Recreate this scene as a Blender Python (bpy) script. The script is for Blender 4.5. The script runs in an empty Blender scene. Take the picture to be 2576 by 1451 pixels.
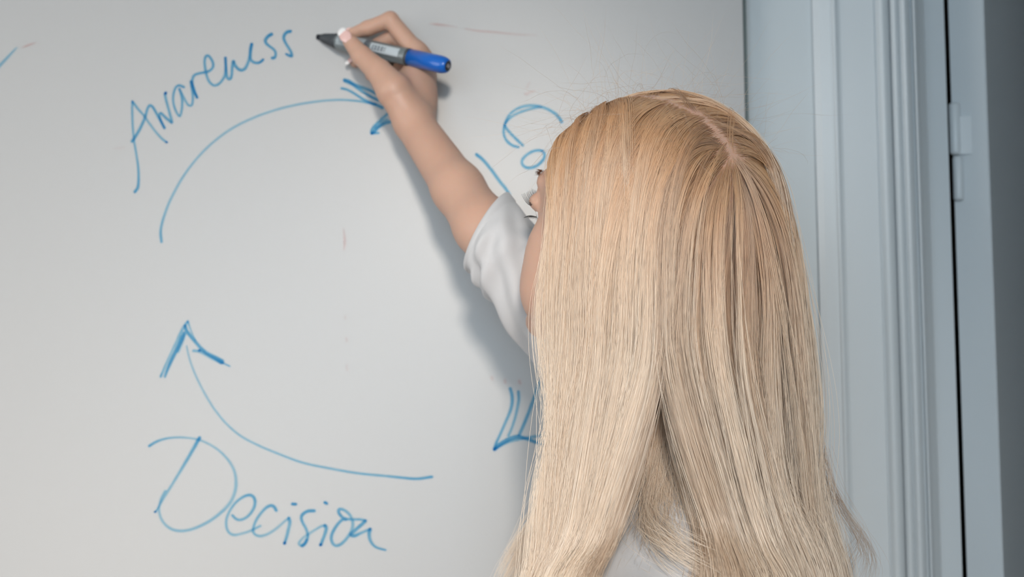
import bpy, bmesh, math
import numpy as np
from mathutils import Vector, Matrix
rng = np.random.default_rng(11)
SC = bpy.context.scene
COL = SC.collection

# ---------------------------------------------------------------- camera
IW, IH, F = 2576.0, 1451.0, 3510.0
CAM = np.array([0.0, -1.52, 1.40])
PITCH, ROLL = math.radians(4.0), math.radians(0.62)
_fw = np.array([0, math.cos(PITCH), math.sin(PITCH)])
_up0 = np.array([0, -math.sin(PITCH), math.cos(PITCH)])
_rt0 = np.array([1.0, 0, 0])
_up = _up0 * math.cos(ROLL) + _rt0 * math.sin(ROLL)
_rt = _rt0 * math.cos(ROLL) - _up0 * math.sin(ROLL)
def P(px, py, y):
    """the point of the plane at depth y that is seen at photo position (px, py)"""
    d = _fw + _rt * ((px - IW / 2) / F) + _up * (-(py - IH / 2) / F)
    return CAM + d * ((y - CAM[1]) / d[1])
cam_d = bpy.data.cameras.new('camera')
cam_d.sensor_width = 36.0
cam_d.lens = 36.0 * F / IW
cam_d.clip_start = 0.05
cam_d.dof.use_dof = True
cam_d.dof.focus_distance = 1.10
cam_d.dof.aperture_fstop = 6.3
cam = bpy.data.objects.new('camera', cam_d); COL.objects.link(cam)
cam.matrix_world = Matrix(((_rt[0], _up[0], -_fw[0], CAM[0]), (_rt[1], _up[1], -_fw[1], CAM[1]),
                           (_rt[2], _up[2], -_fw[2], CAM[2]), (0, 0, 0, 1)))
SC.camera = cam

# ---------------------------------------------------------------- world, lights, exposure
w = bpy.data.worlds.new('world'); SC.world = w; w.use_nodes = True
w.node_tree.nodes['Background'].inputs[0].default_value = (0.62, 0.74, 0.9, 1)
w.node_tree.nodes['Background'].inputs[1].default_value = 0.6
SC.view_settings.view_transform = 'Standard'
SC.view_settings.look = 'None'
SC.view_settings.gamma = 1.0
SC.view_settings.use_curve_mapping = False
SC.view_settings.exposure = 0.0
SC.cycles.use_denoising = True
SC.cycles.use_adaptive_sampling = True
SC.cycles.adaptive_threshold = 0.08
SC.cycles.use_light_tree = False
SC.cycles.caustics_reflective = False
SC.cycles.caustics_refractive = False
SC.cycles.max_bounces = 5
SC.cycles.diffuse_bounces = 2
SC.cycles.glossy_bounces = 3
SC.cycles.transmission_bounces = 3
def area_light(name, loc, target, sx, sy, power, color, spread=180):
    l = bpy.data.lights.new(name, 'AREA'); l.shape = 'RECTANGLE'
    l.size, l.size_y, l.energy, l.color = sx, sy, power, color
    l.spread = math.radians(spread)
    o = bpy.data.objects.new(name, l); COL.objects.link(o)
    o.location = loc
    o.rotation_euler = (Vector(target) - Vector(loc)).to_track_quat('-Z', 'Y').to_euler()
    return o
# daylight through the window of the left wall and the one behind the camera
area_light('daylight_left_window', (-2.33, -1.75, 1.55), (0.5, -1.1, 1.3), 1.8, 1.5, 25, (1.0, 0.95, 0.89))
area_light('daylight_rear_window', (-0.35, -3.52, 1.6), (0.4, 0, 1.35), 2.0, 1.4, 43, (0.67, 0.85, 1.0))

# ---------------------------------------------------------------- helpers
def srgb(r, g, b):
    def f(c):
        c /= 255.0
        return c / 12.92 if c <= 0.04045 else ((c + 0.055) / 1.055) ** 2.4
    return (f(r), f(g), f(b), 1.0)
MATS = {}
def mat(name, col, rough=0.5, metal=0.0, noise=0.0, nscale=20.0, bump=0.0, bscale=200.0, sss=0.0, coat=0.0, emit=0.0, spec=0.5):
    if name in MATS: return MATS[name]
    m = bpy.data.materials.new(name); m.use_nodes = True
    nt = m.node_tree; b = nt.nodes['Principled BSDF']
    b.inputs['Roughness'].default_value = rough; b.inputs['Metallic'].default_value = metal
    b.inputs['Coat Weight'].default_value = coat
    b.inputs['Specular IOR Level'].default_value = spec
    tc = nt.nodes.new('ShaderNodeTexCoord')
    if noise > 0:
        n = nt.nodes.new('ShaderNodeTexNoise'); n.inputs['Scale'].default_value = nscale; n.inputs['Detail'].default_value = 4
        nt.links.new(tc.outputs['Object'], n.inputs['Vector'])
        mx = nt.nodes.new('ShaderNodeMix'); mx.data_type = 'RGBA'
        mx.inputs['A'].default_value = tuple(c * (1 - noise) for c in col[:3]) + (1,)
        mx.inputs['B'].default_value = tuple(min(1, c * (1 + noise)) for c in col[:3]) + (1,)
        nt.links.new(n.outputs['Fac'], mx.inputs['Factor'])
        nt.links.new(mx.outputs['Result'], b.inputs['Base Color'])
    else:
        b.inputs['Base Color'].default_value = col
    if bump > 0:
        n2 = nt.nodes.new('ShaderNodeTexNoise'); n2.inputs['Scale'].default_value = bscale; n2.inputs['Detail'].default_value = 3
        nt.links.new(tc.outputs['Object'], n2.inputs['Vector'])
        bp = nt.nodes.new('ShaderNodeBump'); bp.inputs['Strength'].default_value = bump; bp.inputs['Distance'].default_value = 0.001
        nt.links.new(n2.outputs['Fac'], bp.inputs['Height']); nt.links.new(bp.outputs['Normal'], b.inputs['Normal'])
    if sss > 0:
        b.inputs['Subsurface Weight'].default_value = sss
        b.inputs['Subsurface Radius'].default_value = (0.010, 0.004, 0.002)
        b.inputs['Subsurface Scale'].default_value = 0.6
    if emit > 0:
        b.inputs['Emission Color'].default_value = col; b.inputs['Emission Strength'].default_value = emit
    MATS[name] = m
    return m
def tag(o, label=None, cat=None, kind=None, group=None):
    if label: o['label'] = label
    if cat: o['category'] = cat
    if kind: o['kind'] = kind
    if group: o['group'] = group
    return o
def empty(name, loc=(0, 0, 0)):
    o = bpy.data.objects.new(name, None); COL.objects.link(o); o.location = loc
    return o
def mesh_obj(name, verts, faces, m, parent=None, smooth=False):
    me = bpy.data.meshes.new(name)
    me.from_pydata([tuple(v) for v in verts], [], [tuple(int(i) for i in f) for f in faces])
    me.validate(); me.update()
    if smooth: me.polygons.foreach_set('use_smooth', [True] * len(me.polygons))
    me.materials.append(m)
    o = bpy.data.objects.new(name, me); COL.objects.link(o)
    if parent is not None:
        o.parent = parent
        o.matrix_parent_inverse = Matrix.Translation(parent.location).inverted() if parent.type == 'EMPTY' and parent.parent is None else Matrix()
    return o
def quad_mesh(name, V, Q, m, parent=None):
    """fast mesh from numpy vertex and quad arrays"""
    me = bpy.data.meshes.new(name)
    me.vertices.add(len(V)); me.vertices.foreach_set('co', np.asarray(V, np.float32).ravel())
    me.loops.add(Q.size); me.loops.foreach_set('vertex_index', Q.astype(np.int32).ravel())
    me.polygons.add(len(Q)); me.polygons.foreach_set('loop_start', np.arange(0, Q.size, 4, dtype=np.int32))
    me.polygons.foreach_set('use_smooth', np.ones(len(Q), bool))
    me.update(calc_edges=True); me.validate()
    me.materials.append(m)
    o = bpy.data.objects.new(name, me); COL.objects.link(o)
    if parent is not None:
        o.parent = parent
        o.matrix_parent_inverse = Matrix.Translation(parent.location).inverted() if parent.type == 'EMPTY' else Matrix()
    return o
def box(name, x0, x1, y0, y1, z0, z1, m, parent=None, bevel=0.0):
    bm = bmesh.new()
    bmesh.ops.create_cube(bm, size=1.0)
    for v in bm.verts:
        v.co = Vector(((x0 + x1) / 2 + v.co.x * (x1 - x0), (y0 + y1) / 2 + v.co.y * (y1 - y0), (z0 + z1) / 2 + v.co.z * (z1 - z0)))
    if bevel > 0:
        bmesh.ops.bevel(bm, geom=bm.edges[:], offset=bevel, segments=2, affect='EDGES', profile=0.5)
    me = bpy.data.meshes.new(name); bm.to_mesh(me); bm.free(); me.materials.append(m)
    o = bpy.data.objects.new(name, me); COL.objects.link(o)
    if parent is not None:
        o.parent = parent
        o.matrix_parent_inverse = Matrix.Translation(parent.location).inverted() if parent.type == 'EMPTY' else Matrix()
    return o
def catmull(pts, n=10):
    p = np.array(pts, float)
    if len(p) < 3:
        t = np.linspace(0, 1, n + 1)[:, None]
        return p[0] * (1 - t) + p[-1] * t
    q = np.vstack([2 * p[0] - p[1], p, 2 * p[-1] - p[-2]])
    out = []
    for i in range(1, len(q) - 2):
        t = np.linspace(0, 1, n, endpoint=False)[:, None]
        a, b, c, d = q[i - 1], q[i], q[i + 1], q[i + 2]
        out.append(0.5 * (2 * b + (c - a) * t + (2 * a - 5 * b + 4 * c - d) * t ** 2 + (3 * b - a - 3 * c + d) * t ** 3))
    out.append(q[-2][None])
    return np.vstack(out)
def lathe(name, prof, m, parent, M, seg=40):
    """surface of revolution about local z; prof = [(z, r)]"""
    V, Fc = [], []
    for z, r in prof:
        for k in range(seg):
            a = 2 * math.pi * k / seg
            V.append(M @ Vector((r * math.cos(a), r * math.sin(a), z)))
    for i in range(len(prof) - 1):
        for k in range(seg):
            Fc.append((i * seg + k, i * seg + (k + 1) % seg, (i + 1) * seg + (k + 1) % seg, (i + 1) * seg + k))
    Fc.append(tuple(range(seg))[::-1]); Fc.append(tuple((len(prof) - 1) * seg + k for k in range(seg)))
    return mesh_obj(name, V, Fc, m, parent, smooth=True)

# ---------------------------------------------------------------- the room
WALLY = 0.020                                  # front of the wall that carries the board
M_wall = mat('wall_paint', srgb(206, 212, 214), 0.55, noise=0.02, nscale=6, bump=0.05, bscale=300)
M_trim = mat('white_gloss_paint', srgb(214, 219, 221), 0.32, noise=0.015, nscale=5)
M_ceil = mat('ceiling_paint', srgb(225, 225, 222), 0.8, noise=0.02)
M_floor = mat('oak_floor', srgb(150, 120, 92), 0.45, noise=0.15, nscale=3)
M_dark = mat('hall_unlit_brown', srgb(46, 30, 22), 0.6, noise=0.2, nscale=4)  # brownish gloom of the unlit hall, put into the colour
M_black = mat('hall_unlit_black', srgb(20, 18, 17), 0.8, noise=0.1)  # near black in place of the hall's deeper darkness
def Xat(px, y, py=380): return P(px, py, y)[0]
X_board = Xat(1872, 0.0, 150)
X_case0 = Xat(2052, WALLY)
X_case1 = Xat(2318, 0.0)
OPEN_X0, OPEN_X1, OPEN_Z = X_case1 - 0.012, X_case1 + 0.86, 2.06
RZ = 2.62
tag(box('floor', -2.4, 2.4, -3.6, 2.2, -0.05, 0.0, M_floor), kind='structure')
tag(box('ceiling', -2.4, 2.4, -3.6, 2.2, RZ, RZ + 0.05, M_ceil), kind='structure')
# wall behind the board, with the door opening
def wall_with_opening(name, x0, x1, z0, z1, ox0, ox1, oz0, oz1, y0, y1, m, axis='y'):
    rects = [(x0, ox0, z0, z1), (ox1, x1, z0, z1), (ox0, ox1, oz1, z1)]
    if oz0 > z0: rects.append((ox0, ox1, z0, oz0))
    bm = bmesh.new()
    for a, b, c, d in rects:
        r = bmesh.ops.create_cube(bm, size=1.0)
        for v in r['verts']:
            u, t, h = (a + b) / 2 + v.co.x * (b - a), (y0 + y1) / 2 + v.co.y * (y1 - y0), (c + d) / 2 + v.co.z * (d - c)
            v.co = Vector((u, t, h)) if axis == 'y' else Vector((t, u, h))
    me = bpy.data.meshes.new(name); bm.to_mesh(me); bm.free(); me.materials.append(m)
    o = bpy.data.objects.new(name, me); COL.objects.link(o)
    return tag(o, kind='structure')
wall_with_opening('wall_board_side', -2.4, 2.4, 0, RZ, OPEN_X0, OPEN_X1, 0, OPEN_Z, WALLY, WALLY + 0.13, M_wall)
wall_with_opening('wall_left', -3.6, 2.2, 0, RZ, -2.7, -0.8, 0.8, 2.35, -2.5, -2.4, M_wall, 'x')
tag(box('wall_right', 2.4, 2.5, -3.6, 2.2, 0, RZ, M_wall), kind='structure')
wall_with_opening('wall_camera_side', -2.4, 2.4, 0, RZ, -1.35, 0.65, 0.85, 2.35, -3.7, -3.6, M_wall)
for n, (ax, a0, a1, z0, z1, d) in enumerate([('x', -2.7, -0.8, 0.8, 2.35, -2.45), ('y', -1.35, 0.65, 0.85, 2.35, -3.65)]):
    wn = empty('window_%d' % (n + 1)); tag(wn, kind='structure')
    am = (a0 + a1) / 2
    for i, (u0, u1, v0, v1) in enumerate([(a0, a0 + .06, z0, z1), (a1 - .06, a1, z0, z1), (am - .03, am + .03, z0, z1), (a0, a1, z0, z0 + .06), (a0, a1, z1 - .06, z1)]):
        if ax == 'x': box('window_frame', d - .03, d + .03, u0, u1, v0, v1, M_trim, wn)
        else: box('window_frame', u0, u1, d - .03, d + .03, v0, v1, M_trim, wn)
M_pane = bpy.data.materials.new('window_glass'); M_pane.use_nodes = True
_nt = M_pane.node_tree; _nt.nodes.remove(_nt.nodes['Principled BSDF'])
_tr, _gl, _mx = _nt.nodes.new('ShaderNodeBsdfTransparent'), _nt.nodes.new('ShaderNodeBsdfGlossy'), _nt.nodes.new('ShaderNodeMixShader')
_gl.inputs['Roughness'].default_value = 0.02; _mx.inputs[0].default_value = 0.08
_nt.links.new(_tr.outputs[0], _mx.inputs[1]); _nt.links.new(_gl.outputs[0], _mx.inputs[2]); _nt.links.new(_mx.outputs[0], _nt.nodes['Material Output'].inputs[0])
box('pane', -2.453, -2.447, -2.64, -1.78, .86, 2.29, M_pane, bpy.data.objects['window_1'])
box('pane', -2.453, -2.447, -1.72, -0.86, .86, 2.29, M_pane, bpy.data.objects['window_1'])
box('pane', -1.29, -0.38, -3.653, -3.647, .91, 2.29, M_pane, bpy.data.objects['window_2'])
box('pane', -0.32, 0.59, -3.653, -3.647, .91, 2.29, M_pane, bpy.data.objects['window_2'])
# hall behind the door, its darkness painted into the wall colours
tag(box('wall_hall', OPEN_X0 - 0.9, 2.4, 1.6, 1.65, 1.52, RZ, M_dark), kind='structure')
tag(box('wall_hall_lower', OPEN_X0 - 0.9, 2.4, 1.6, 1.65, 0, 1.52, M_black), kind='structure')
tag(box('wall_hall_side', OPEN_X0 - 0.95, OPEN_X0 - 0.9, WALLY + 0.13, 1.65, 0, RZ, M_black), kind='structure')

# door casing: a moulded profile swept up the wall
def prism(name, prof, z0, z1, m, parent=None):
    n = len(prof)
    V = [(x, y, z0) for x, y in prof] + [(x, y, z1) for x, y in prof]
    Fc = [(i, (i + 1) % n, n + (i + 1) % n, n + i) for i in range(n)] + [tuple(range(n))[::-1], tuple(range(n, 2 * n))]
    return mesh_obj(name, V, Fc, m, parent)
def pr(px, y): return (Xat(px, y), y)
def bead(px0, px1, yb, h, n=7):
    """a half round between two stations"""
    return [pr(px0 + (px1 - px0) * t, yb - h * math.sin(math.pi * t)) for t in np.linspace(0, 1, n)]
casing = [pr(2052, WALLY), pr(2053, 0.008), pr(2070, 0.004), pr(2096, 0.000)] + bead(2100, 2116, 0.000, 0.003) + \
         [pr(2122, 0.001), pr(2207, 0.001), pr(2210, 0.003)] + bead(2213, 2245, 0.002, 0.007) + [pr(2247, 0.005)] + \
         bead(2250, 2271, 0.000, 0.005) + [pr(2272, -0.001)] + bead(2273, 2297, -0.001, 0.006) + [pr(2299, 0.004), pr(2302, 0.005)] + \
         bead(2304, 2317, 0.003, 0.005) + [pr(2318, 0.004), (Xat(2318, 0.004), WALLY + 0.01)]
casing.append((casing[0][0], WALLY + 0.01))
tag(prism('trim_1', casing, 0, OPEN_Z + 0.12, M_trim), 'white moulded door casing beside the whiteboard', kind='structure')
JY = 0.075
jamb = [(OPEN_X0 - 0.002, WALLY), (Xat(2321, JY), JY - 0.02), (Xat(2323, JY), JY), (Xat(2386, JY), JY), (Xat(2386, JY), JY + 0.105), (OPEN_X0 - 0.002, JY + 0.105)]
tag(prism('trim_2', jamb, 0, OPEN_Z, M_trim), 'shaded door jamb behind the casing', kind='structure')
# open door leaf, turned away into the hall
door = empty('door_1', (Xat(2418, 0.07), 0.085, 0.0)); tag(door, 'white door standing open into the dark hall', kind='structure')
OPENA = math.radians(60)
dn, dd = np.array([math.sin(OPENA), -math.cos(OPENA)]), np.array([math.cos(OPENA), math.sin(OPENA)])
K = np.array(P(2487, 380, 0.075)[:2]); TH = 0.040
def door_pt(s, t): q = K - dn * t + dd * s; return (q[0], q[1])
leaf = [door_pt(0.002, 0), door_pt(0.80, 0), door_pt(0.80, TH), door_pt(0, TH), door_pt(0, 0.002)]
prism('leaf', leaf, 0.01, 2.03, M_trim, door)
# hinge between jamb and leaf edge
hz0, hz1 = P(2405, 505, 0.09)[2], P(2405, 258, 0.09)[2]
hx = Xat(2404, 0.09); hy = 0.09
def hinge_cyl(name, z0, z1, r, x=hx, y=hy):
    Mh = Matrix.Translation((x, y, z0)); L = z1 - z0
    return lathe(name, [(0, r * .55), (L * .03, r * .9), (L * .06, r), (L * .94, r), (L * .97, r * .9), (L, r * .55)], M_trim, door, Mh, 20)
zm = hz0 + (hz1 - hz0) * 0.46
hinge_cyl('hinge_knuckle', zm + .0005, hz1, 0.0066)
hinge_cyl('hinge_knuckle', hz0, zm - .0005, 0.0060, hx + 0.002)
Kl = door_pt(-0.0006, TH * 0.45)
prism('hinge_leaf', [(hx, hy - .004), (Kl[0], Kl[1]), door_pt(0.001, TH * 0.9), (hx, hy + .004)], zm + 0.001, hz1 - 0.017, M_trim, door)

# warm ceiling spotlight behind the camera, aimed at the board
M_lamp = mat('lamp_diffuser', (1.0, 0.92, 0.82, 1), 0.5, emit=4.0)
M_lampf = mat('lamp_housing', srgb(210, 210, 208), 0.4)
def ceiling_spot(loc, target, power, label, radius=0.15):
    loc = Vector(loc); ax = (Vector(target) - loc).normalized()
    e = empty('ceiling_spotlight', (loc.x, loc.y, RZ)); tag(e, label, 'lamp')
    lathe('mounting_plate', [(-.03, .07), (-.002, .07)], M_lampf, e, Matrix.Translation((loc.x, loc.y, RZ)), 32)
    lathe('stem', [(loc.z - RZ + .02, .012), (-.03, .012)], M_lampf, e, Matrix.Translation((loc.x, loc.y, RZ)), 16)
    R = ax.to_track_quat('Z', 'Y').to_matrix().to_4x4(); Mx = Matrix.Translation(loc) @ R
    lathe('housing', [(-.10, .06), (-.09, radius * .8), (.0, radius * 1.08), (.012, radius * 1.08), (.012, radius * 1.02), (-.005, radius * 1.0)], M_lampf, e, Mx, 40)
    lathe('diffuser', [(-.004, radius * .99), (.004, radius * .97)], M_lamp, e, Mx, 40)
    l = bpy.data.lights.new('lamp_light', 'AREA'); l.shape = 'DISK'; l.size = radius * 2; l.energy = power; l.color = (1.0, 0.92, 0.83)
    l.spread = math.radians(SPOT_SPREAD)
    o = bpy.data.objects.new('lamp_light', l); COL.objects.link(o); o.parent = e
    o.location = loc + ax * .02 - Vector((loc.x, loc.y, RZ)); o.rotation_euler = ax.to_track_quat('-Z', 'Y').to_euler()
SPOT_SPREAD = 38
ceiling_spot((0.10, -3.25, 2.18), (-0.45, 0, 1.08), 3.9, 'round white ceiling spotlight aimed at the whiteboard')

# ---------------------------------------------------------------- whiteboard and the writing on it
M_board = bpy.data.materials.new('whiteboard_enamel'); M_board.use_nodes = True
_b = M_board.node_tree.nodes['Principled BSDF']
_b.inputs['Base Color'].default_value = srgb(180, 179, 178); _b.inputs['Roughness'].default_value = 0.32
_b.inputs['Specular IOR Level'].default_value = 0.4
M_edge_shadow = mat('board_edge_shadow', srgb(74, 88, 88), 0.4)
board = empty('whiteboard', (0, 0, 0)); tag(board, 'large white dry-erase board with blue handwriting and arrows', 'whiteboard')
BX0, BZ0, BZ1 = -1.6, 0.80, 2.12
box('panel', BX0, X_board - 0.0005, 0.0, WALLY - 0.0005, BZ0, BZ1, M_board, board)
box('edge_shadow_strip', X_board, X_board + 0.0036, 0.001, WALLY - 0.0005, BZ0, BZ1, M_edge_shadow, board)  # dark strip painted in for the shadow gap between board and wall

def ink_material(name, base):
    m = bpy.data.materials.new(name); m.use_nodes = True; nt = m.node_tree; nt.nodes.clear()
    out = nt.nodes.new('ShaderNodeOutputMaterial'); tr = nt.nodes.new('ShaderNodeBsdfTransparent')
    at = nt.nodes.new('ShaderNodeAttribute'); at.attribute_name = 'ink_amount'
    nz = nt.nodes.new('ShaderNodeTexNoise'); nz.inputs['Scale'].default_value = 120
    tc = nt.nodes.new('ShaderNodeTexCoord'); nt.links.new(tc.outputs['Object'], nz.inputs['Vector'])
    mr = nt.nodes.new('ShaderNodeMapRange'); mr.inputs['To Min'].default_value = 0.75; mr.inputs['To Max'].default_value = 1.25
    nt.links.new(nz.outputs['Fac'], mr.inputs['Value'])
    mu = nt.nodes.new('ShaderNodeMath'); mu.operation = 'MULTIPLY'
    nt.links.new(at.outputs['Fac'], mu.inputs[0]); nt.links.new(mr.outputs[0], mu.inputs[1])
    cb = nt.nodes.new('ShaderNodeCombineColor')
    for i in range(3):
        p = nt.nodes.new('ShaderNodeMath'); p.operation = 'POWER'; p.inputs[0].default_value = base[i]
        nt.links.new(mu.outputs[0], p.inputs[1]); nt.links.new(p.outputs[0], cb.inputs[i])
    nt.links.new(cb.outputs[0], tr.inputs['Color']); nt.links.new(tr.outputs[0], out.inputs['Surface'])
    return m
M_blue = ink_material('blue_marker_ink', (0.385, 0.70, 0.89))
M_red = ink_material('red_marker_residue', (0.94, 0.79, 0.78))
_layer = [0]
def writing(name, strokes, label=None, m=M_blue):
    """strokes: (points in photo pixels, width px or list, density or list); laid as thin ink ribbons on the board"""
    V, Fc, D = [], [], []
    for pts, wd, de in strokes:
        _layer[0] += 1
        yb = -0.0004 - 0.00002 * _layer[0]
        c = catmull(pts, 12); n = len(c)
        tt = np.linspace(0, 1, n)
        ws = np.interp(tt, np.linspace(0, 1, len(np.atleast_1d(wd))), np.atleast_1d(wd)) / 2
        ds = np.interp(tt, np.linspace(0, 1, len(np.atleast_1d(de))), np.atleast_1d(de))
        tg = np.gradient(c, axis=0); tg /= (np.linalg.norm(tg, axis=1, keepdims=True) + 1e-9)
        nm = np.stack([-tg[:, 1], tg[:, 0]], 1)
        rows = []
        # round caps
        for k in range(4, 0, -1):
            a = k / 4 * math.pi / 2
            rows.append((c[0] - tg[0] * ws[0] * math.sin(a), nm[0], max(ws[0] * math.cos(a), 0.02), ds[0]))
        for i in range(n): rows.append((c[i], nm[i], ws[i], ds[i]))
        for k in range(1, 5):
            a = k / 4 * math.pi / 2
            rows.append((c[-1] + tg[-1] * ws[-1] * math.sin(a), nm[-1], max(ws[-1] * math.cos(a), 0.02), ds[-1]))
        b0 = len(V)
        for q, nn, hw, dd_ in rows:
            for s in (-1, 1):
                V.append(P(q[0] + nn[0] * hw * s, q[1] + nn[1] * hw * s, yb)); D.append(dd_)
        for i in range(len(rows) - 1):
            Fc.append((b0 + 2 * i, b0 + 2 * i + 1, b0 + 2 * i + 3, b0 + 2 * i + 2))
    me = bpy.data.meshes.new(name)
    me.from_pydata([tuple(v) for v in V], [], Fc)
    at = me.attributes.new('ink_amount', 'FLOAT', 'POINT'); at.data.foreach_set('value', np.array(D, np.float32))
    me.materials.append(m)
    o = bpy.data.objects.new(name, me); COL.objects.link(o); o.parent = board
    if label: o['label'] = label
    return o
def Z(ox, oy, s, pts): return [(ox + x / s, oy + y / s) for x, y in pts]
a1 = lambda *p: Z(300, 200, 4.8385, p)
a2 = lambda *p: Z(480, 60, 7.2536, p)
a4 = lambda *p: Z(350, 1080, 5.182, p)
a5 = lambda *p: Z(600, 1220, 6.44, p)
a3 = lambda *p: Z(360, 780, 7.2538, p)
a6 = lambda *p: Z(1200, 900, 5.5818, p)
a7 = lambda *p: Z(1180, 220, 5.5808, p)
a8 = lambda *p: Z(840, 180, 7.2536, p)
writing('written_word', [
    (a1((190, 1365), (225, 1310), (235, 1200), (228, 1050), (205, 900), (180, 740), (165, 600), (158, 430), (157, 300), (160, 268)), [8, 7, 6, 6, 6, 6], [1.0, .75, .6, .6, .65, .8]),
    (a1((160, 268), (230, 360), (300, 440), (370, 540), (450, 645), (520, 720), (575, 762)), [6.5, 6, 6, 6], [.8, .55, .5, .7]),
    (a1((570, 762), (580, 762)), 5.5, 1.4),
    (a1((155, 752), (210, 670), (270, 560), (315, 450), (345, 350), (375, 315), (410, 340), (450, 410), (495, 490), (550, 588)), [8, 7.5, 7, 7, 7, 7], [.9, .8, .75, .9, .8, .9]),
    (a1((548, 590), (500, 480), (490, 420), (510, 410), (560, 460), (620, 510), (640, 515), (610, 400), (580, 290), (556, 190), (562, 165)), [6, 6, 7.5, 7, 7.5], [.6, .9, .8, .6, .75]),
    (a1((558, 170), (566, 160)), 7, 1.5),
    (a1((785, 92), (735, 72), (690, 92), (660, 170), (655, 260), (675, 350), (715, 430), (740, 440), (760, 360), (765, 250), (745, 160), (728, 110), (760, 170), (800, 250), (840, 310), (880, 310), (895, 240), (888, 150), (875, 70), (872, 20), (900, 90), (925, 170), (948, 218)), [6.5, 6, 6, 6.5, 6, 6, 7, 7], [.9, .8, .6, .75, .6, .75, .7, .8]),
    (a2((110, 1340), (60, 1230), (28, 1110), (28, 1010), (60, 940), (140, 905), (240, 885), (340, 855), (400, 790), (405, 720), (370, 640), (315, 580), (270, 600), (250, 680), (260, 800), (290, 950), (340, 1060), (420, 1120), (500, 1100), (570, 1030), (620, 930), (635, 800), (630, 620)), [7, 7, 6.5, 7, 7, 6.5, 7], [.8, .75, .85, .85, .8, .65, .75, .75]),
    (a2((630, 620), (640, 780), (650, 900), (670, 990), (720, 1000), (745, 920), (755, 780), (775, 680), (800, 740), (850, 810), (920, 845), (990, 810), (1045, 700), (1075, 570), (1090, 440), (1110, 370)), [7, 7, 7, 8, 8, 7.5, 8], [.8, .7, .9, .75, .8, .9, .65, .8]),
    (a2((1110, 370), (1090, 480), (1085, 570), (1090, 640), (1130, 690), (1200, 712), (1260, 700), (1315, 655)), [8.5, 8, 7, 7, 7], [.75, .5, .8, 1.1, 1.35]),
    (a2((1470, 188), (1410, 225), (1360, 290), (1370, 350), (1430, 405), (1500, 455), (1540, 510), (1545, 570), (1520, 620), (1485, 622)), [9, 8.5, 7, 6.5, 7, 8], [1.2, 1.05, .9, .85, .9, 1.2]),
    (a2((1815, 135), (1755, 150), (1705, 205), (1695, 270), (1735, 360), (1785, 440), (1825, 510), (1840, 580), (1800, 580), (1740, 550)), [8.5, 8.5, 7, 7, 8, 6], [1.15, 1.05, .9, .85, .95, 1.3]),
], 'blue handwriting reading Awareness, slanting upward')
writing('curved_arrow', [
    ([(406, 608), (404, 580), (412, 545), (432, 495), (470, 430), (520, 372), (580, 325), (650, 291), (720, 269), (790, 256), (850, 251), (900, 254), (945, 262)], [7, 6.5, 6, 6, 5.5, 6], [.75, .5, .45, .45, .5, .7]),
    (a8((190, 155), (260, 170), (380, 240), (480, 280), (570, 310), (670, 350), (760, 400)), [8.5, 8.5, 8, 7], [1.0, .8, .7, .8]),
    (a8((200, 175), (330, 230), (440, 310), (560, 390), (660, 450), (740, 490), (800, 520)), [8, 7.5, 7, 7.5], [.6, .7, .9, .9]),
    (a8((140, 305), (230, 325), (330, 375), (450, 450), (560, 520), (680, 575), (790, 615), (880, 660)), [6.5, 6.5, 7, 8, 8], [.9, .8, .8, .9, .9]),
    (a8((990, 760), (920, 820), (830, 900), (740, 990), (690, 1070), (690, 1125), (740, 1085), (830, 1000), (930, 945), (1030, 915), (1110, 890)), [7, 7, 8, 8, 8, 7], [.7, .7, .8, 1.0, .8, 1.0]),
    (a8((690, 1125), (750, 1120), (815, 1118)), [7, 7, 5.5], [.8, .8, .7]),
    (a8((760, 1020), (850, 950), (960, 880)), [9, 10, 9], .5),
], 'blue curved arrow arching beneath the word Awareness, its head behind the hand')
writing('curved_arrow', [
    (a3((320, 1210), (400, 1020), (500, 800), (600, 590), (690, 400), (760, 270), (815, 205)), [6.5, 6, 6, 7, 7, 6], [.8, .5, .45, .6, .6, .7]),
    (a3((395, 1215), (430, 1110), (520, 900), (620, 700), (700, 520), (750, 410)), [5.5, 7, 9, 9.5, 10, 7], [.9, 1.0, 1.0, 1.05, 1.1, .9]),
    (a3((640, 760), (720, 560), (770, 440)), [6, 7, 6], .5),
    (a3((815, 205), (850, 320), (900, 440), (960, 550)), [6, 4, 3], .55),
    (a3((765, 285), (790, 370), (870, 480), (980, 610), (1060, 700), (1170, 790), (1300, 860), (1430, 940)), [7.5, 8.5, 9, 8.5, 9, 9.5, 11, 14], [1.1, 1.0, .85, .8, .85, .9, 1.0, 1.1]),
    (a3((915, 740), (1000, 745), (1100, 785), (1250, 870), (1400, 940)), [7, 7, 8, 9, 9], [.6, .6, .5, .4, .4]),
    (a3((1020, 733), (1032, 733)), 6, 1.4),
    (a3((1440, 955), (1500, 985), (1580, 1022)), [6, 4, 4], .9),
    ([(469, 870), (474, 893), (483, 922), (497, 955), (515, 990), (540, 1030), (570, 1066), (605, 1096), (650, 1120), (700, 1141), (760, 1163), (830, 1178), (900, 1190), (970, 1197), (1010, 1201), (1048, 1204), (1086, 1199)], [4, 5, 5.5, 5.5, 6, 6.5, 7.5], [.45, .45, .45, .5, .55, .65, .9]),
], 'blue curved arrow with thick head pointing up, left of centre')
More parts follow.
